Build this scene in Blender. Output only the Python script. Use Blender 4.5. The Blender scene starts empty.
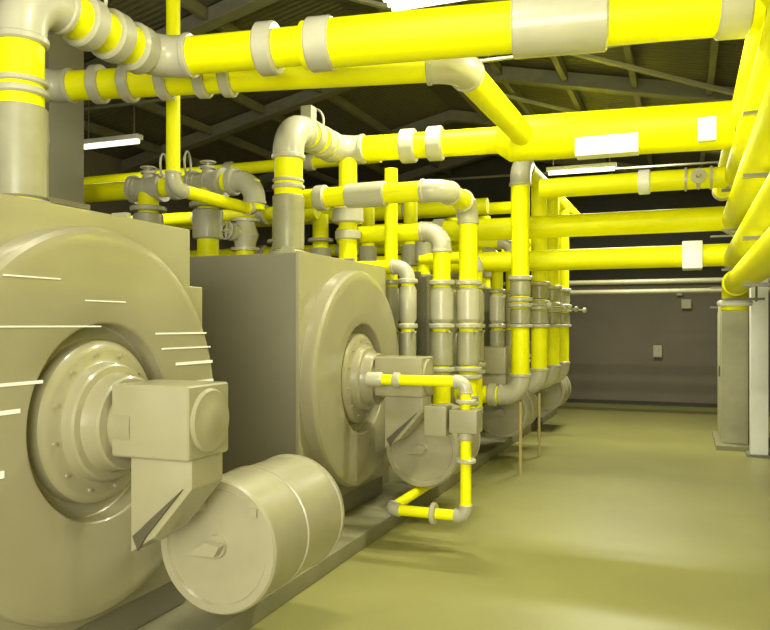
import bpy, math, bmesh
from mathutils import Vector, Matrix

sc = bpy.context.scene
sc.view_settings.view_transform = 'Standard'

# ---------------------------------------------------------------- materials
def mat(name, col, rough=0.5, metal=0.0, noise=0.06, nscale=6.0, bump=0.0, coat=0.0, emit=None, es=0.0, spec=0.5):
    m = bpy.data.materials.new(name); m.use_nodes = True
    nt = m.node_tree; b = nt.nodes['Principled BSDF']
    tc = nt.nodes.new('ShaderNodeTexCoord')
    n = nt.nodes.new('ShaderNodeTexNoise'); n.inputs['Scale'].default_value = nscale; n.inputs['Detail'].default_value = 4
    nt.links.new(tc.outputs['Object'], n.inputs['Vector'])
    cr = nt.nodes.new('ShaderNodeValToRGB')
    cr.color_ramp.elements[0].position = 0.3; cr.color_ramp.elements[1].position = 0.7
    cr.color_ramp.elements[0].color = [c*(1-noise) for c in col]+[1]
    cr.color_ramp.elements[1].color = [min(1, c*(1+noise)) for c in col]+[1]
    nt.links.new(n.outputs['Fac'], cr.inputs['Fac'])
    nt.links.new(cr.outputs['Color'], b.inputs['Base Color'])
    b.inputs['Roughness'].default_value = rough; b.inputs['Metallic'].default_value = metal
    b.inputs['Specular IOR Level'].default_value = spec
    b.inputs['Coat Weight'].default_value = coat; b.inputs['Coat Roughness'].default_value = 0.12
    if bump:
        bp = nt.nodes.new('ShaderNodeBump'); bp.inputs['Strength'].default_value = bump
        nt.links.new(n.outputs['Fac'], bp.inputs['Height']); nt.links.new(bp.outputs['Normal'], b.inputs['Normal'])
    if emit:
        b.inputs['Emission Color'].default_value = list(emit)+[1]; b.inputs['Emission Strength'].default_value = es
    return m

YEL = mat('yellow_pipe_paint', (0.93, 0.92, 0.0), 0.5, noise=0.02, spec=0.25)
GRY = mat('pipe_fitting_grey', (0.49, 0.47, 0.34), 0.38, noise=0.06, coat=0.3)
VAL = mat('valve_grey', (0.35, 0.335, 0.21), 0.4, noise=0.08, coat=0.2)
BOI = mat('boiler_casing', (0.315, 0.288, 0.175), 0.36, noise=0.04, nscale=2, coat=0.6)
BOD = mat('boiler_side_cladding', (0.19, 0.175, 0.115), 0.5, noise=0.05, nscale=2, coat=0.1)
BUR = mat('burner_enamel', (0.33, 0.305, 0.185), 0.34, noise=0.04, coat=0.4)
DRM = mat('silencer_paint', (0.355, 0.328, 0.21), 0.36, noise=0.05, coat=0.35)
DRK = mat('dark_metal', (0.09, 0.08, 0.045), 0.5)
WHT = mat('white_trim_and_highlight', (0.93, 0.93, 0.87), 0.3, noise=0.02)
FLO = mat('floor_paint', (0.275, 0.263, 0.088), 0.42, noise=0.09, nscale=0.8)
PLI = mat('plinth_concrete', (0.24, 0.225, 0.125), 0.7, noise=0.08)
WAL = mat('wall_paint', (0.165, 0.14, 0.10), 0.75, noise=0.08, nscale=1.2)
CLD = mat('dark_cladding', (0.045, 0.043, 0.027), 0.7)
STL = mat('roof_steel', (0.19, 0.18, 0.13), 0.5, noise=0.1)
BRC = mat('galvanised_brace', (0.34, 0.33, 0.25), 0.4, noise=0.08)
POL = mat('support_post', (0.42, 0.34, 0.14), 0.6)
LMP = mat('lamp_tube', (1, 1, 0.9), 0.4, emit=(1, 1, 0.85), es=1.6)
CAB = mat('cabinet_paint', (0.42, 0.40, 0.27), 0.5)

ROO = mat('roof_sheet', (0.105, 0.095, 0.065), 0.6, noise=0.1)
nt = ROO.node_tree; w = nt.nodes.new('ShaderNodeTexWave'); w.inputs['Scale'].default_value = 3.0
w.bands_direction = 'Y'; tc = nt.nodes.new('ShaderNodeTexCoord'); nt.links.new(tc.outputs['Object'], w.inputs['Vector'])
bp = nt.nodes.new('ShaderNodeBump'); bp.inputs['Strength'].default_value = 0.35; bp.inputs['Distance'].default_value = 0.03
nt.links.new(w.outputs['Fac'], bp.inputs['Height']); nt.links.new(bp.outputs['Normal'], nt.nodes['Principled BSDF'].inputs['Normal'])

# ---------------------------------------------------------------- helpers
def E(name):
    o = bpy.data.objects.new(name, None); sc.collection.objects.link(o); return o

def add(name, verts, faces, m, parent=None, smooth=False, bevel=0.0):
    me = bpy.data.meshes.new(name); me.from_pydata([tuple(v) for v in verts], [], faces)
    bm = bmesh.new(); bm.from_mesh(me); bmesh.ops.recalc_face_normals(bm, faces=bm.faces)
    if bevel:
        bmesh.ops.bevel(bm, geom=list(bm.edges), offset=bevel, segments=3, affect='EDGES', profile=0.6)
    bm.to_mesh(me); bm.free()
    o = bpy.data.objects.new(name, me); sc.collection.objects.link(o); me.materials.append(m)
    if smooth or bevel:
        for p in me.polygons: p.use_smooth = True
        me.set_sharp_from_angle(angle=math.radians(28))
    if parent: o.parent = parent
    return o

def box(name, lo, hi, m, parent=None, bevel=0.0):
    x0, y0, z0 = lo; x1, y1, z1 = hi
    v = [(x0,y0,z0),(x1,y0,z0),(x1,y1,z0),(x0,y1,z0),(x0,y0,z1),(x1,y0,z1),(x1,y1,z1),(x0,y1,z1)]
    f = [(0,3,2,1),(4,5,6,7),(0,1,5,4),(1,2,6,5),(2,3,7,6),(3,0,4,7)]
    return add(name, v, f, m, parent, bevel=bevel)

def prism(name, poly, d, m, parent=None, bevel=0.0):
    n = len(poly); d = Vector(d)
    v = [Vector(p) for p in poly]; v += [p + d for p in v]
    f = [tuple(range(n)), tuple(range(2*n-1, n-1, -1))] + [(i, (i+1) % n, n+(i+1) % n, n+i) for i in range(n)]
    return add(name, v, f, m, parent, bevel=bevel)

def basis(ax):
    ax = Vector(ax).normalized()
    u = ax.cross(Vector((0, 0, 1)))
    if u.length < 0.01: u = ax.cross(Vector((0, 1, 0)))
    u.normalize(); return ax, u, ax.cross(u).normalized()

def lathe(name, o, ax, prof, m, parent=None, seg=36):
    o = Vector(o); ax, u, w = basis(ax); v = []; f = []
    for (a, r) in prof:
        for i in range(seg):
            t = 2*math.pi*i/seg
            v.append(o + ax*a + u*(r*math.cos(t)) + w*(r*math.sin(t)))
    for j in range(len(prof)-1):
        for i in range(seg):
            k = (i+1) % seg
            f.append((j*seg+i, j*seg+k, (j+1)*seg+k, (j+1)*seg+i))
    f.append(tuple(range(seg-1, -1, -1))); f.append(tuple((len(prof)-1)*seg+i for i in range(seg)))
    return add(name, v, f, m, parent, smooth=True)

def rod(name, a, b, r, m, parent=None, seg=20):
    a = Vector(a); b = Vector(b); L = (b-a).length
    return lathe(name, a, b-a, [(0, r), (L, r)], m, parent, seg)

def collar(c, ax, L, r, m, parent, name='collar'):
    ax = Vector(ax).normalized(); c = Vector(c); e = min(0.012, L*0.2)
    return lathe(name, c-ax*L/2, ax, [(0, r-e), (e, r), (L-e, r), (L, r-e)], m, parent)

def sweep(name, path, rad, m, parent, seg=24):
    v = []; f = []; n = len(path)
    t0 = (path[1]-path[0]).normalized(); _, u, _w = basis(t0)
    for i, p in enumerate(path):
        t = (path[min(i+1, n-1)]-path[max(i-1, 0)]).normalized()
        u = (u - t*u.dot(t)).normalized(); w_ = t.cross(u)
        rr = rad[i] if isinstance(rad, list) else rad
        for k in range(seg):
            a = 2*math.pi*k/seg; v.append(p + u*rr*math.cos(a) + w_*rr*math.sin(a))
    for j in range(n-1):
        for i in range(seg):
            k = (i+1) % seg; f.append((j*seg+i, j*seg+k, (j+1)*seg+k, (j+1)*seg+i))
    f.append(tuple(range(seg-1, -1, -1))); f.append(tuple((n-1)*seg+i for i in range(seg)))
    return add(name, v, f, m, parent, smooth=True)

def pipe(name, pts, r, parent=None, m=None, em=None, br=1.9, ek=1.1, flange=True):
    m = m or YEL; em = em or GRY
    P = parent or E(name)
    pts = [Vector(p) for p in pts]; cur = pts[0]
    for i in range(1, len(pts)-1):
        a, c, b = pts[i-1], pts[i], pts[i+1]
        d1 = (c-a).normalized(); d2 = (b-c).normalized(); B = br*r
        ang = d1.angle(d2); tl = B*math.tan(ang/2)
        s = c - d1*tl; e = c + d2*tl
        rod('pipe_section', cur, s, r, m, P, 28)
        nrm = (d2 - d1*d2.dot(d1)).normalized(); ctr = s + nrm*B
        path = []
        N = 10
        for k in range(N+1):
            th = ang*k/N
            path.append(ctr - nrm*B*math.cos(th) + d1*B*math.sin(th))
        path = [s - d1*r*0.3] + path + [e + d2*r*0.3]
        sweep('elbow', path, r*ek, em, P)
        if flange:
            collar(s - d1*r*0.35, d1, r*0.35, r*ek*1.08, em, P, 'elbow_rim')
            collar(e + d2*r*0.35, d2, r*0.35, r*ek*1.08, em, P, 'elbow_rim')
        cur = e
    rod('pipe_section', cur, pts[-1], r, m, P, 28)
    return P

def ring(c, ax, R, r, m, parent, name='handwheel', A=24):
    ax, u, w_ = basis(ax); c = Vector(c); v = []; f = []; Bn = 8
    for i in range(A):
        a = 2*math.pi*i/A; d = u*math.cos(a)+w_*math.sin(a)
        for k in range(Bn):
            b = 2*math.pi*k/Bn; v.append(c + d*(R + r*math.cos(b)) + ax*r*math.sin(b))
    for i in range(A):
        for k in range(Bn):
            f.append((i*Bn+k, ((i+1) % A)*Bn+k, ((i+1) % A)*Bn+(k+1) % Bn, i*Bn+(k+1) % Bn))
    return add(name, v, f, m, parent, smooth=True)

def valve(c, ax, side, r, parent, wheel=True):
    ax = Vector(ax).normalized(); side = Vector(side).normalized(); c = Vector(c)
    L = r*3.4
    lathe('valve_body', c-ax*L/2, ax, [(0, r*1.55), (L*.09, r*1.55), (L*.09, r*1.1), (L*.25, r*1.15), (L*.5, r*1.45), (L*.75, r*1.15), (L*.91, r*1.1), (L*.91, r*1.55), (L, r*1.55)], GRY, parent)
    lathe('bonnet', c, side, [(r, r*.8), (r*1.8, r*.7), (r*1.8, r*.95), (r*2.1, r*.95), (r*2.1, r*.35), (r*2.6, r*.2), (r*2.8, r*.2)], GRY, parent, 20)
    if wheel:
        wc = c + side*r*2.6
        ring(wc, side, r*.9, r*.11, GRY, parent)
        _, u, w_ = basis(side)
        for d in (u, w_): rod('wheel_spoke', wc-d*r*.9, wc+d*r*.9, r*.08, GRY, parent, 8)

X, Y, Z = Vector((1, 0, 0)), Vector((0, 1, 0)), Vector((0, 0, 1))
# ---------------------------------------------------------------- room shell
box('floor', (-9.2, -3, -0.1), (1.8, 17.8, 0), FLO)
box('wall_far', (-9.2, 17.6, 0), (1.8, 17.8, 2.62), WAL)
box('wall_far_upper', (-9.2, 17.56, 2.62), (1.8, 17.8, 6.0), CLD)
box('wall_left', (-9.2, -3, 0), (-9.0, 17.6, 4.7), WAL)
box('wall_right', (1.6, -3, 0), (1.8, 17.6, 4.5), WAL)
box('baseboard_far', (-9, 17.57, 0), (1.6, 17.6, .08), CLD)
RX, RZ = -4.0, 5.75
ce = E('ceiling')
prism('roof_slope_right', [(RX, -3, RZ), (1.8, -3, 4.5), (1.8, -3, 4.6), (RX, -3, RZ+.1)], (0, 20.8, 0), ROO, ce)
prism('roof_slope_left', [(-9.2, -3, 4.55), (RX, -3, RZ), (RX, -3, RZ+.1), (-9.2, -3, 4.65)], (0, 20.8, 0), ROO, ce)
rf = E('roof_frame')
def zr(x): return (RZ - (x-RX)*(RZ-4.5)/(1.8-RX)) if x > RX else (RZ - (RX-x)*(RZ-4.55)/(RX+9.2))
for y in [1.5, 4.5, 7.5, 10.5, 13.5, 16.5]:
    for (xa, xb) in ((-9.0, RX), (RX, 1.6)):
        prism('rafter', [(xa, y, zr(xa)-.02), (xb, y, zr(xb)-.02), (xb, y, zr(xb)-.2), (xa, y, zr(xa)-.2)], (0, .09, 0), STL, rf)
        prism('rafter_flange', [(xa, y-.05, zr(xa)-.2), (xb, y-.05, zr(xb)-.2), (xb, y-.05, zr(xb)-.22), (xa, y-.05, zr(xa)-.22)], (0, .19, 0), STL, rf)
for y in (7.5, 13.5):
    rod('tie_rod', (-9, y+.05, 4.5), (1.6, y+.05, 4.4), .02, STL, rf, 10)
for x in [-8.2, -7.2, -6.2, -5.2, -3.3, -2.4, -1.5, -.6, .3, 1.1]:
    box('purlin', (x-.035, -3, zr(x)-.16), (x+.035, 17.5, zr(x)-.03), STL, rf)
for y in (4.5, 7.5, 10.5):
    prism('wind_brace', [(-3.9, y, zr(-3.9)-.24), (1.4, y+3, zr(1.4)-.24), (1.4, y+3.1, zr(1.4)-.24), (-3.9, y+.1, zr(-3.9)-.24)], (0, 0, .04), BRC, rf)
box('plinth', (-8.5, 0.3, 0), (-2.33, 15.2, 0.12), PLI, None, 0.01)

# ---------------------------------------------------------------- boilers
def boiler(yc):
    P = E('boiler'); xf = -2.72; hw = .88
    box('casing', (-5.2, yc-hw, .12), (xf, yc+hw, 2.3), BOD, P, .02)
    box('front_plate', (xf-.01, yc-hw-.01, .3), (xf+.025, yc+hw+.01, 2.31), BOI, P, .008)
    z = 1.29; yd = yc+.05
    lathe('front_door', (xf, yd, z), (1, 0, 0), [(0, .93), (.10, .93), (.125, .924), (.145, .905), (.152, .88), (.154, .86), (.155, .84), (.156, .60), (.157, .49), (.153, .475), (.145, .468), (.06, .462),
          (.055, .455), (.055, .40), (.06, .392), (.12, .385), (.135, .37), (.145, .34), (.147, .30), (.155, .285), (.20, .275), (.21, .265), (.215, .235), (.25, .225), (.29, .22), (.30, .21), (.30, .16), (.42, .16)], BOI, P, 96)
    for k in range(12):
        a = 2*math.pi*k/12+.2
        lathe('door_bolt', (xf+.145, yd+.325*math.cos(a), z+.325*math.sin(a)), (1, 0, 0), [(0, .009), (.012, .009)], BOI, P, 8)
    box('burner_housing', (-2.41, yc-.10, 1.155), (-1.99, yc+.22, 1.485), BUR, P, .02)
    lathe('burner_motor', (-2.0, yc+.06, 1.32), (1, 0, 0), [(0, .145), (.015, .145), (.025, .135), (.03, .07), (.035, .06)], BUR, P, 40)
    prism('air_duct', [(-2.33, yc-.06, 1.17), (-2.0, yc-.06, 1.17), (-2.0, yc-.06, 1.03), (-2.20, yc-.06, .80), (-2.33, yc-.06, .72)], (0, .24, 0), BUR, P, .006)
    box('duct_link', (-2.32, yc+.1, .84), (-2.2, yc+.38, .94), BUR, P)
    prism('linkage_plate', [(-2.31, yc-.075, .80), (-2.28, yc-.075, .735), (-2.24, yc-.075, .80), (-2.04, yc-.075, 1.03), (-2.24, yc-.075, .86), (-2.26, yc-.075, .84)], (0, .012, 0), DRK, P)
    box('side_panel', (xf-.3, yc+hw, .2), (xf-.0, yc+hw+.17, 1.98), BOI, P, .01)
    for s in (-.6, .6):
        box('lifting_lug', (-3.0, yc+s-.02, 2.3), (-2.9, yc+s+.02, 2.38), VAL, P)
    return P

def silencer(y0, y1):
    P = E('air_intake_silencer'); x, z, R = -2.14, .66, .335; L = y1-y0
    lathe('drum', (x, y0, z), (0, 1, 0), [(0, .001), (0, .28), (-.014, .288), (-.014, .325), (.0, R), (.045, R), (.05, R-.008), (L*.42, R-.008), (L*.425, R), (L*.46, R), (L*.465, R-.008), (L-.05, R-.008), (L-.045, R), (L, R-.01), (L+.01, R-.05), (L+.01, .02)], DRM, P, 72)
    lathe('hub', (x, y0-.05, z), (0, 1, 0), [(0, .022), (.03, .03), (.03, .055), (.055, .06)], DRM, P, 20)
    prism('damper_handle', [(x-.13, y0-.075, z-.035), (x+.03, y0-.075, z-.03), (x+.06, y0-.075, z+.02), (x-.02, y0-.075, z+.035)], (0, .05, 0), DRM, P)
    for dx in (-.24, .22):
        box('cap_latch', (x+dx-.02, y0-.03, z+.17), (x+dx+.02, y0, z+.21), DRM, P)
    return P

YB = [2.84, 5.98, 9.12, 12.26]
for i, yc in enumerate(YB):
    B = boiler(yc); silencer(yc+.34, yc+1.14)
    if i == 0:
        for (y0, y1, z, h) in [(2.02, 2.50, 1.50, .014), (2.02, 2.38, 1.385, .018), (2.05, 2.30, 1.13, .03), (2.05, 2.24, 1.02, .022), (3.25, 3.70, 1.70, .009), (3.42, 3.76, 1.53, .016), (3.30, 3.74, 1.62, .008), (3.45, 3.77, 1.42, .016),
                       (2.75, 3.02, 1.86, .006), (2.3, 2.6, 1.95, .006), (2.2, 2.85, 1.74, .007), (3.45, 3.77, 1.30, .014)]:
            box('painted_highlight', (-2.568, y0, z), (-2.561, y1, z+h), WHT, B)  # thin white boxes imitating glossy light reflections on the near boiler

# ---------------------------------------------------------------- overhead pipework
ZH = 3.65
def riser(y, yend, xe, ye, rr):
    P = pipe('boiler_outlet_pipe', [(-3.5, y, 2.3), (-3.5, y, ZH), (-3.5, yend, ZH), (xe, ye, ZH)], rr)
    collar((-3.5, y, 2.38), Z, .14, .175, GRY, P, 'base_flange')
    collar((-3.5, y, 2.72), Z, .52, .15, VAL, P, 'insulation_sleeve')
    collar((-3.5, y, 3.06), Z, .04, .155, GRY, P); collar((-3.5, y, 3.12), Z, .03, .15, GRY, P)
    for yy in (.42, .62, .82):
        collar((-3.5, y+(yend-y)*yy, ZH), Y, .12, .165, GRY, P)
    ring((-3.52, y+(yend-y)*.5, ZH+.16), (.3, 1, 0), .14, .012, GRY, P, 'lifting_hoop')
    box('vent_box', (-3.55, y+(yend-y)*.3, ZH+.12), (-3.43, y+(yend-y)*.3+.12, ZH+.28), GRY, P, .01)
    return P
A0 = Vector((-3.5, 4.45, ZH)); A1 = Vector((.42, 5.02, ZH)); dA = (A1-A0).normalized()
def onA(x): return A0 + (A1-A0)*((x-A0.x)/(A1.x-A0.x))
PA = riser(3.25, 4.45, -2.0, onA(-2.0).y, .13)
rod('main_pipe', onA(-2.4), A1, .16, YEL, PA, 36)
collar(onA(-2.66), dA, .13, .18, GRY, PA); collar(onA(-2.28), dA, .17, .18, GRY, PA)
collar(onA(-.73), dA, .58, .195, GRY, PA, 'insulation_sleeve')
collar(onA(.27), dA, .18, .18, GRY, PA)
PA2 = pipe('branch_pipe', [(-4.75, 3.3, ZH), (-4.75, 4.66, ZH), (-1.53, 5.36, ZH), (-1.5, 7.75, ZH)], .115)
dA2 = Vector((3.22, .7, 0)).normalized()
for x in (-4.3, -4.05, -3.75, -3.45, -3.25):
    collar((x, 4.66+(x+4.75)*.2174, ZH), dA2, .09, .15, GRY, PA2)
PB = riser(6.39, 7.52, -1.75, 7.70, .135)
dB = Vector((1.75, .18, 0)).normalized()
rod('main_pipe', (-1.62, 7.72, ZH), (.42, 7.92, ZH), .225, YEL, PB, 40)
lathe('reducer', (-1.78, 7.70, ZH), (1, .1, 0), [(0, .14), (.12, .225), (.16, .228)], YEL, PB)
for x in (-2.72, -2.42): collar((x, 7.6, ZH), dB, .16, .18, GRY, PB)
box('label_plate', (-.98, 7.5, 3.38), (-.40, 7.7, 3.56), WHT, PB, .01)
box('label_plate', (.12, 7.64, 3.46), (.28, 7.72, 3.68), WHT, PB, .01)
rod('drop_pipe', (-3.38, 7.5, 2.0), (-3.38, 7.5, ZH), .1, YEL, PB)
collar((-3.38, 7.5, 2.93), Z, .16, .17, GRY, PB); collar((-3.38, 7.5, 2.72), Z, .1, .14, GRY, PB)
PV = pipe('vent_pipe', [(-4.0, 5.3, 5.6), (-4.0, 5.3, 2.9), (-4.0, 6.6, 2.9), (-4.0, 6.6, 3.2)], .058)
PE = pipe('valve_manifold', [(-6.4, 6.6, 3.2), (-4.0, 6.6, 3.2), (-4.0, 6.6, 2.9)], .1)
for x in (-5.3, -4.55):
    rod('drop_leg', (x, 6.6, 2.3), (x, 6.6, 3.2), .11, YEL, PE)
    collar((x, 6.6, 2.78), Z, .3, .155, GRY, PE); collar((x, 6.6, 2.98), Z, .05, .19, GRY, PE)
    lathe('tee_body', (x-.2, 6.6, 3.2), X, [(0, .15), (.04, .15), (.04, .12), (.36, .12), (.36, .15), (.4, .15)], GRY, PE)
for x in (-4.95, -4.25):
    collar((x, 6.6, 3.2), X, .08, .14, GRY, PE)
for x in (-4.8, -5.1): ring((x, 6.6, 3.42), (1, .4, 0), .13, .012, GRY, PE, 'lifting_hoop')
valve((-4.55, 6.6, 3.2), X, Z, .085, PE)
valve((-5.3, 6.6, 3.2), X, Z, .085, PE)
PVV = E('steam_stop_valve')
rod('stand_pipe', (-3.95, 6.35, 2.3), (-3.95, 6.35, 2.75), .09, YEL, PVV)
valve((-3.95, 6.35, 2.62), Z, (-.3, -1, .1), .09, PVV)
PE2 = pipe('return_pipe', [(-3.9, 7.0, 3.05), (-2.15, 7.0, 3.05), (-2.15, 7.9, 3.05), (-2.15, 7.9, .95), (-2.15, 7.9, .7)], .1, br=1.7)
collar((-2.95, 7.0, 3.05), X, .42, .125, GRY, PE2, 'insulation_sleeve')
for x in (-3.75, -3.45): collar((x, 7, 3.05), X, .12, .13, GRY, PE2)
def valvestack(P, x, y, r=.11):
    collar((x, y, 2.2), Z, .05, r*1.3, GRY, P)
    lathe('strainer_body', (x, y, 1.77), Z, [(0, r*.9), (.04, r*1.15), (.34, r*1.15), (.38, r*.9)], GRY, P)
    collar((x, y, 1.74), Z, .05, r*1.3, GRY, P)
    collar((x, y, 1.5), Z, .36, r*1.1, VAL, P, 'strainer_body')
    collar((x, y, 1.28), Z, .05, r*1.35, GRY, P); collar((x, y, 1.2), Z, .05, r*1.35, GRY, P)
    rod('lever_stem', (x, y, 1.68), (x+.12, y-.1, 1.68), .012, GRY, P, 8)
valvestack(PE2, -2.15, 7.9)
PE3 = pipe('return_pipe', [(-3.6, 7.75, 2.75), (-2.4, 7.75, 2.75), (-2.4, 7.75, .8)], .095)
valvestack(PE3, -2.4, 7.75)
PE4 = pipe('return_pipe', [(-3.6, 7.35, 2.35), (-2.64, 7.35, 2.35), (-2.64, 7.35, .8)], .07)
valvestack(PE4, -2.64, 7.35, .08)
PE5 = pipe('return_pipe', [(-2.88, 7.5, 3.4), (-2.88, 7.5, 1.0)], .07)
valvestack(PE5, -2.88, 7.5, .08)
for (x, y, zt, r) in [(-2.28, 8.75, 2.55, .07), (-2.3, 9.9, 2.7, .075), (-2.25, 10.55, 2.9, .075), (-2.3, 11.6, 2.8, .08), (-2.2, 12.9, 3.0, .08), (-2.05, 13.3, 3.2, .08)]:
    P = pipe('return_pipe', [(x-.7, y, zt), (x, y, zt), (x, y, .75), (x, y, .5)], r)
    valvestack(P, x, y, r*1.15)
for (y, z, r, xa, xb) in [(9.0, 3.9, .08, -8.6, -3.6), (9.0, 3.25, .1, -8.6, -4.5), (10.6, 3.45, .11, -8.6, -2.6), (11.5, 3.0, .1, -8.6, -2.6), (12.5, 3.7, .1, -8.6, -2.4)]:
    P = pipe('background_pipe', [(xa, y, z), (xb, y, z)], r)
    for k in (.3, .55, .8):
        collar((xa+(xb-xa)*k, y, z), X, .12, r*1.35, GRY, P)
for (x, y, z0, z1, r) in [(-5.2, 9.25, 2.3, 3.25, .11), (-4.6, 9.3, 2.3, 3.25, .11), (-3.9, 9.3, 2.3, 3.3, .09), (-3.3, 9.3, 2.3, 3.4, .09), (-3.55, 12.0, 2.3, 3.5, .1), (-3.0, 12.0, 2.3, 3.5, .1), (-2.95, 8.8, 2.3, 3.0, .08)]:
    P = E('boiler_riser_pipe'); rod('pipe_section', (x, y, z0), (x, y, z1), r, YEL, P)
    collar((x, y, z0+.35), Z, .28, r*1.35, VAL, P); collar((x, y, z0+.03), Z, .06, r*1.6, VAL, P)
    collar((x, y, z0+.6), Z, .05, r*1.6, VAL, P)
PI = pipe('cross_pipe', [(-1.6, 9.15, 3.38), (.5, 9.15, 3.38)], .115)
collar((-.42, 9.15, 3.38), X, .13, .14, WHT, PI); valve((.15, 9.15, 3.38), X, (0, -1, 0), .085, PI, False)
PG = pipe('cross_pipe', [(-4.3, 9.6, 2.98), (.5, 9.6, 2.98)], .14)
collar((-3.0, 9.6, 2.98), X, .15, .17, GRY, PG)
PH = pipe('cross_pipe', [(-4.2, 9.6, 2.56), (.5, 9.6, 2.56)], .13)
box('junction_cover', (-.02, 9.42, 2.40), (.2, 9.78, 2.72), WHT, PH, .015)
collar((-2.9, 9.6, 2.56), X, .15, .16, GRY, PH)
for z in (2.54, 2.36):
    pipe('conduit_pipe', [(-9, 14.6, z), (1.6, 14.6, z)], .045, m=VAL)
PHD = pipe('drop_header_pipe', [(-1.79, 8.9, 2.9), (-1.79, 8.9, ZH), (-1.79, 14.2, ZH)], .11)
for i, y in enumerate([8.9, 10.15, 11.2, 12.2]):
    P = pipe('drop_leg_pipe', [(-1.79, y, ZH if i else 2.95), (-1.79, y, .92), (-2.6, y, .92)], .105, parent=PHD)
    collar((-1.79, y, 2.30), Z, .05, .145, GRY, P); collar((-1.79, y, 2.18), Z, .18, .12, VAL, P)
    collar((-1.79, y, 2.05), Z, .05, .15, GRY, P); collar((-1.79, y, 1.98), Z, .05, .15, GRY, P)
    collar((-1.79, y, 1.85), Z, .18, .12, VAL, P); collar((-1.79, y, 1.74), Z, .04, .145, GRY, P)
    rod('valve_lever', (-1.79, y, 2.0), (-1.45, y-.05, 1.98), .012, VAL, P, 8)
    collar((-1.44, y-.05, 1.98), (1, -.2, -.1), .05, .04, GRY, P)
    collar((-2.12, y, .92), X, .1, .14, GRY, P)
    if i < 2:
        rod('support_post', (-1.79, y, 0), (-1.79, y, .84), .02, POL, P, 12)
rk = E('pipe_rack')
for (z, y0, y1, x, r) in [(2.2, 1.0, 9.2, .52, .12), (2.52, 1.0, 9.75, .55, .13), (2.96, 1.0, 9.75, .55, .15), (3.38, 1.0, 9.3, .55, .14), (3.68, 1.0, 12.0, .52, .13), (4.0, 1.0, 13.0, .6, .13), (2.72, 1.0, 13.0, .78, .09), (3.17, 1.0, 13.0, .78, .08)]:
    if z == 2.2:
        pipe('rack_pipe', [(x, y0, z), (x, y1, z), (x, y1, z-.2)], r, parent=rk, em=YEL)
        ring((x, y1, z-.21), Z, .15, .035, WHT, rk, 'end_flange', A=36)
    else:
        pipe('rack_pipe', [(x, y0, z), (x, y1, z)], r, parent=rk)
        collar((x, y1-.1, z), Y, .2, r*1.1, GRY, rk, 'end_cap')
for y in (2.4, 13.4):
    box('upright', (.92, y, 0), (1.0, y+.08, 4.5), STL, rk)
    for z in (2.05, 2.37, 2.78, 3.2):
        box('arm', (.4, y, z-.03), (.95, y+.06, z), STL, rk)
for y in (5.8, 9.0):
    rod('hanger_rod', (.72, y, 2.0), (.72, y, zr(.72)), .012, STL, rk, 8)
    for z in (2.04, 2.36, 2.79, 3.22): box('arm', (.38, y-.03, z-.025), (.8, y+.03, z), STL, rk)

# ---------------------------------------------------------------- gas train in front of burner 2
def gastrain(y):
    r = .042
    P = pipe('gas_supply_pipe', [(-2.33, y, 1.31), (-1.57, y, 1.31), (-1.57, y, .27), (-2.2, y, .27), (-2.2, y+1.3, .27)], r, br=1.6, ek=1.2)
    lathe('end_cap', (-2.40, y, 1.31), X, [(0, .03), (.01, .06), (.12, .06), (.14, .05)], GRY, P)
    collar((-2.14, y, 1.31), X, .06, .062, GRY, P)
    for z in (1.16, .7): collar((-1.57, y, z), Z, .03, .08, GRY, P)
    box('gas_valve_body', (-1.68, y-.09, .92), (-1.46, y+.09, 1.1), BUR, P, .012)
    box('actuator', (-1.88, y-.1, .89), (-1.70, y+.08, 1.12), BUR, P, .012)
    collar((-1.57, y, .9), Z, .08, .06, GRY, P)
    collar((-1.83, y, .27), X, .04, .085, GRY, P)
    return P
gastrain(5.7)

# ---------------------------------------------------------------- flue, cabinet, column, wall boxes
fl = E('flue_duct')
box('duct', (-6.0, 5.5, 0.12), (-5.56, 5.95, 5.2), BOD, fl, .01)
box('duct_flange', (-6.04, 5.46, 2.9), (-5.52, 5.99, 2.95), BOI, fl)
cb = E('electrical_cabinet')
box('cabinet_base', (.42, 11.6, 0), (.95, 13.2, .06), PLI, cb)
box('cabinet_body', (.5, 11.9, .06), (.85, 13.1, 2.05), CAB, cb, .012)
box('cabinet_door', (.49, 12.0, .15), (.5, 13.0, 1.95), CAB, cb)
box('door_handle', (.47, 12.1, 1.0), (.49, 12.13, 1.15), DRK, cb)
co = E('column')
box('shaft', (.83, 11.2, 0), (1.04, 11.45, 4.5), WHT, co, .008)
box('base_plate', (.78, 11.15, 0), (1.11, 11.5, .03), STL, co)
for (x, z, w_, h) in [(-.62, 1.05, .18, .26), (-.05, 2.1, .2, .2), (-.15, 2.38, .12, .12)]:
    P = E('wall_junction_box'); box('body', (x, 17.48, z), (x+w_, 17.6, z+h), CAB, P, .01); box('lid', (x+.02, 17.465, z+.02), (x+w_-.02, 17.48, z+h-.02), CAB, P)

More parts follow.
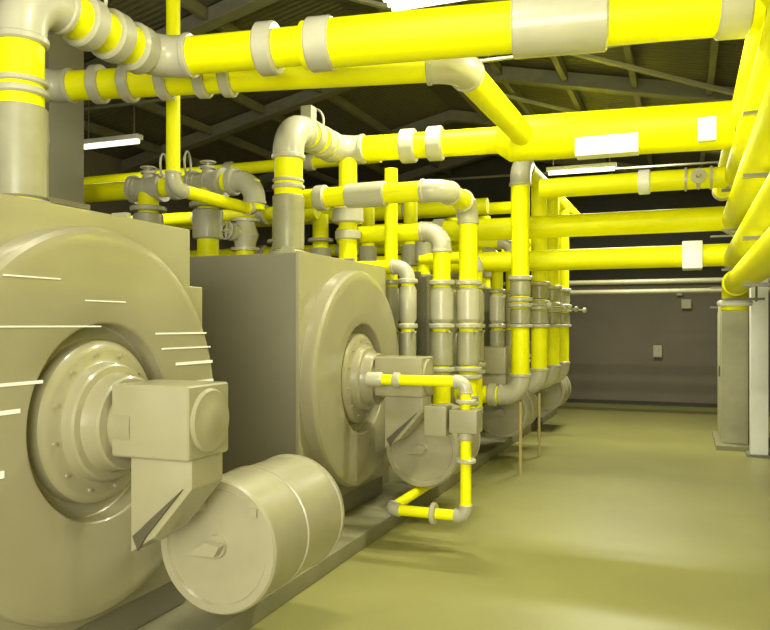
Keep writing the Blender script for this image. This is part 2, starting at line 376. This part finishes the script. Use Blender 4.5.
# ---------------------------------------------------------------- lamps
def tube(x0, x1, y, z, e, hw=.06):
    P = E('fluorescent_lamp')
    box('housing', (x0, y-hw, z+.03), (x1, y+hw, z+.09), WHT, P, .008)
    n = 1 if hw < .1 else 3
    for k in range(n):
        yy = y + (k-(n-1)/2)*hw*.6
        rod('tube', (x0+.03, yy, z), (x1-.03, yy, z), .03, LMP, P, 16)
    for x in (x0+.1, x1-.1): rod('suspension', (x, y, z+.09), (x, y, zr(x)-.02), .008, STL, P, 6)
    ld = bpy.data.lights.new('lamp_light', 'AREA'); ld.shape = 'RECTANGLE'; ld.size = x1-x0; ld.size_y = .12; ld.energy = e; ld.color = (1, .98, .76)
    lo = bpy.data.objects.new('lamp_light', ld); sc.collection.objects.link(lo); lo.location = ((x0+x1)/2, y, z-.04); lo.parent = P
tube(-7.5, -6.55, 8.0, 4.13, 40)
tube(-2.0, -.95, 12.0, 4.12, 110)
tube(-2.75, -1.55, 7.0, 4.92, 110, .2)  # lamp panel put in place of the bright roof skylight
tube(-1.9, -.8, 3.0, 4.6, 80)
tube(-1.15, -.25, 13.0, 4.66, 150)  # added lamp, hidden behind the big pipe, to give the far wall a glow
tube(-.5, .3, 5.9, 4.3, 110)

def area(name, loc, rot, sx, sy, e, col):
    ld = bpy.data.lights.new(name, 'AREA'); ld.shape = 'RECTANGLE'; ld.size = sx; ld.size_y = sy; ld.energy = e; ld.color = col
    lo = bpy.data.objects.new(name, ld); sc.collection.objects.link(lo); lo.location = loc; lo.rotation_euler = rot
area('added_front_fill', (-.2, -2.4, 2.4), (math.radians(92), 0, math.radians(8)), 3.2, 2.6, 430, (1, .98, .8))  # unseen fill light added behind the camera to brighten the pipes from the front

wd = bpy.data.worlds.new('World'); sc.world = wd; wd.use_nodes = True
wd.node_tree.nodes['Background'].inputs[0].default_value = (1, .97, .76, 1)
wd.node_tree.nodes['Background'].inputs[1].default_value = 1.15

# ---------------------------------------------------------------- camera
cd = bpy.data.cameras.new('camera'); cam = bpy.data.objects.new('camera', cd); sc.collection.objects.link(cam)
cam.location = (0, 0, 1.75)
cam.rotation_euler = (math.radians(90), 0, math.radians(21.47))
cd.sensor_width = 36; cd.lens = 36*760/770; cd.shift_y = 10/770; cd.clip_start = .05
sc.camera = cam
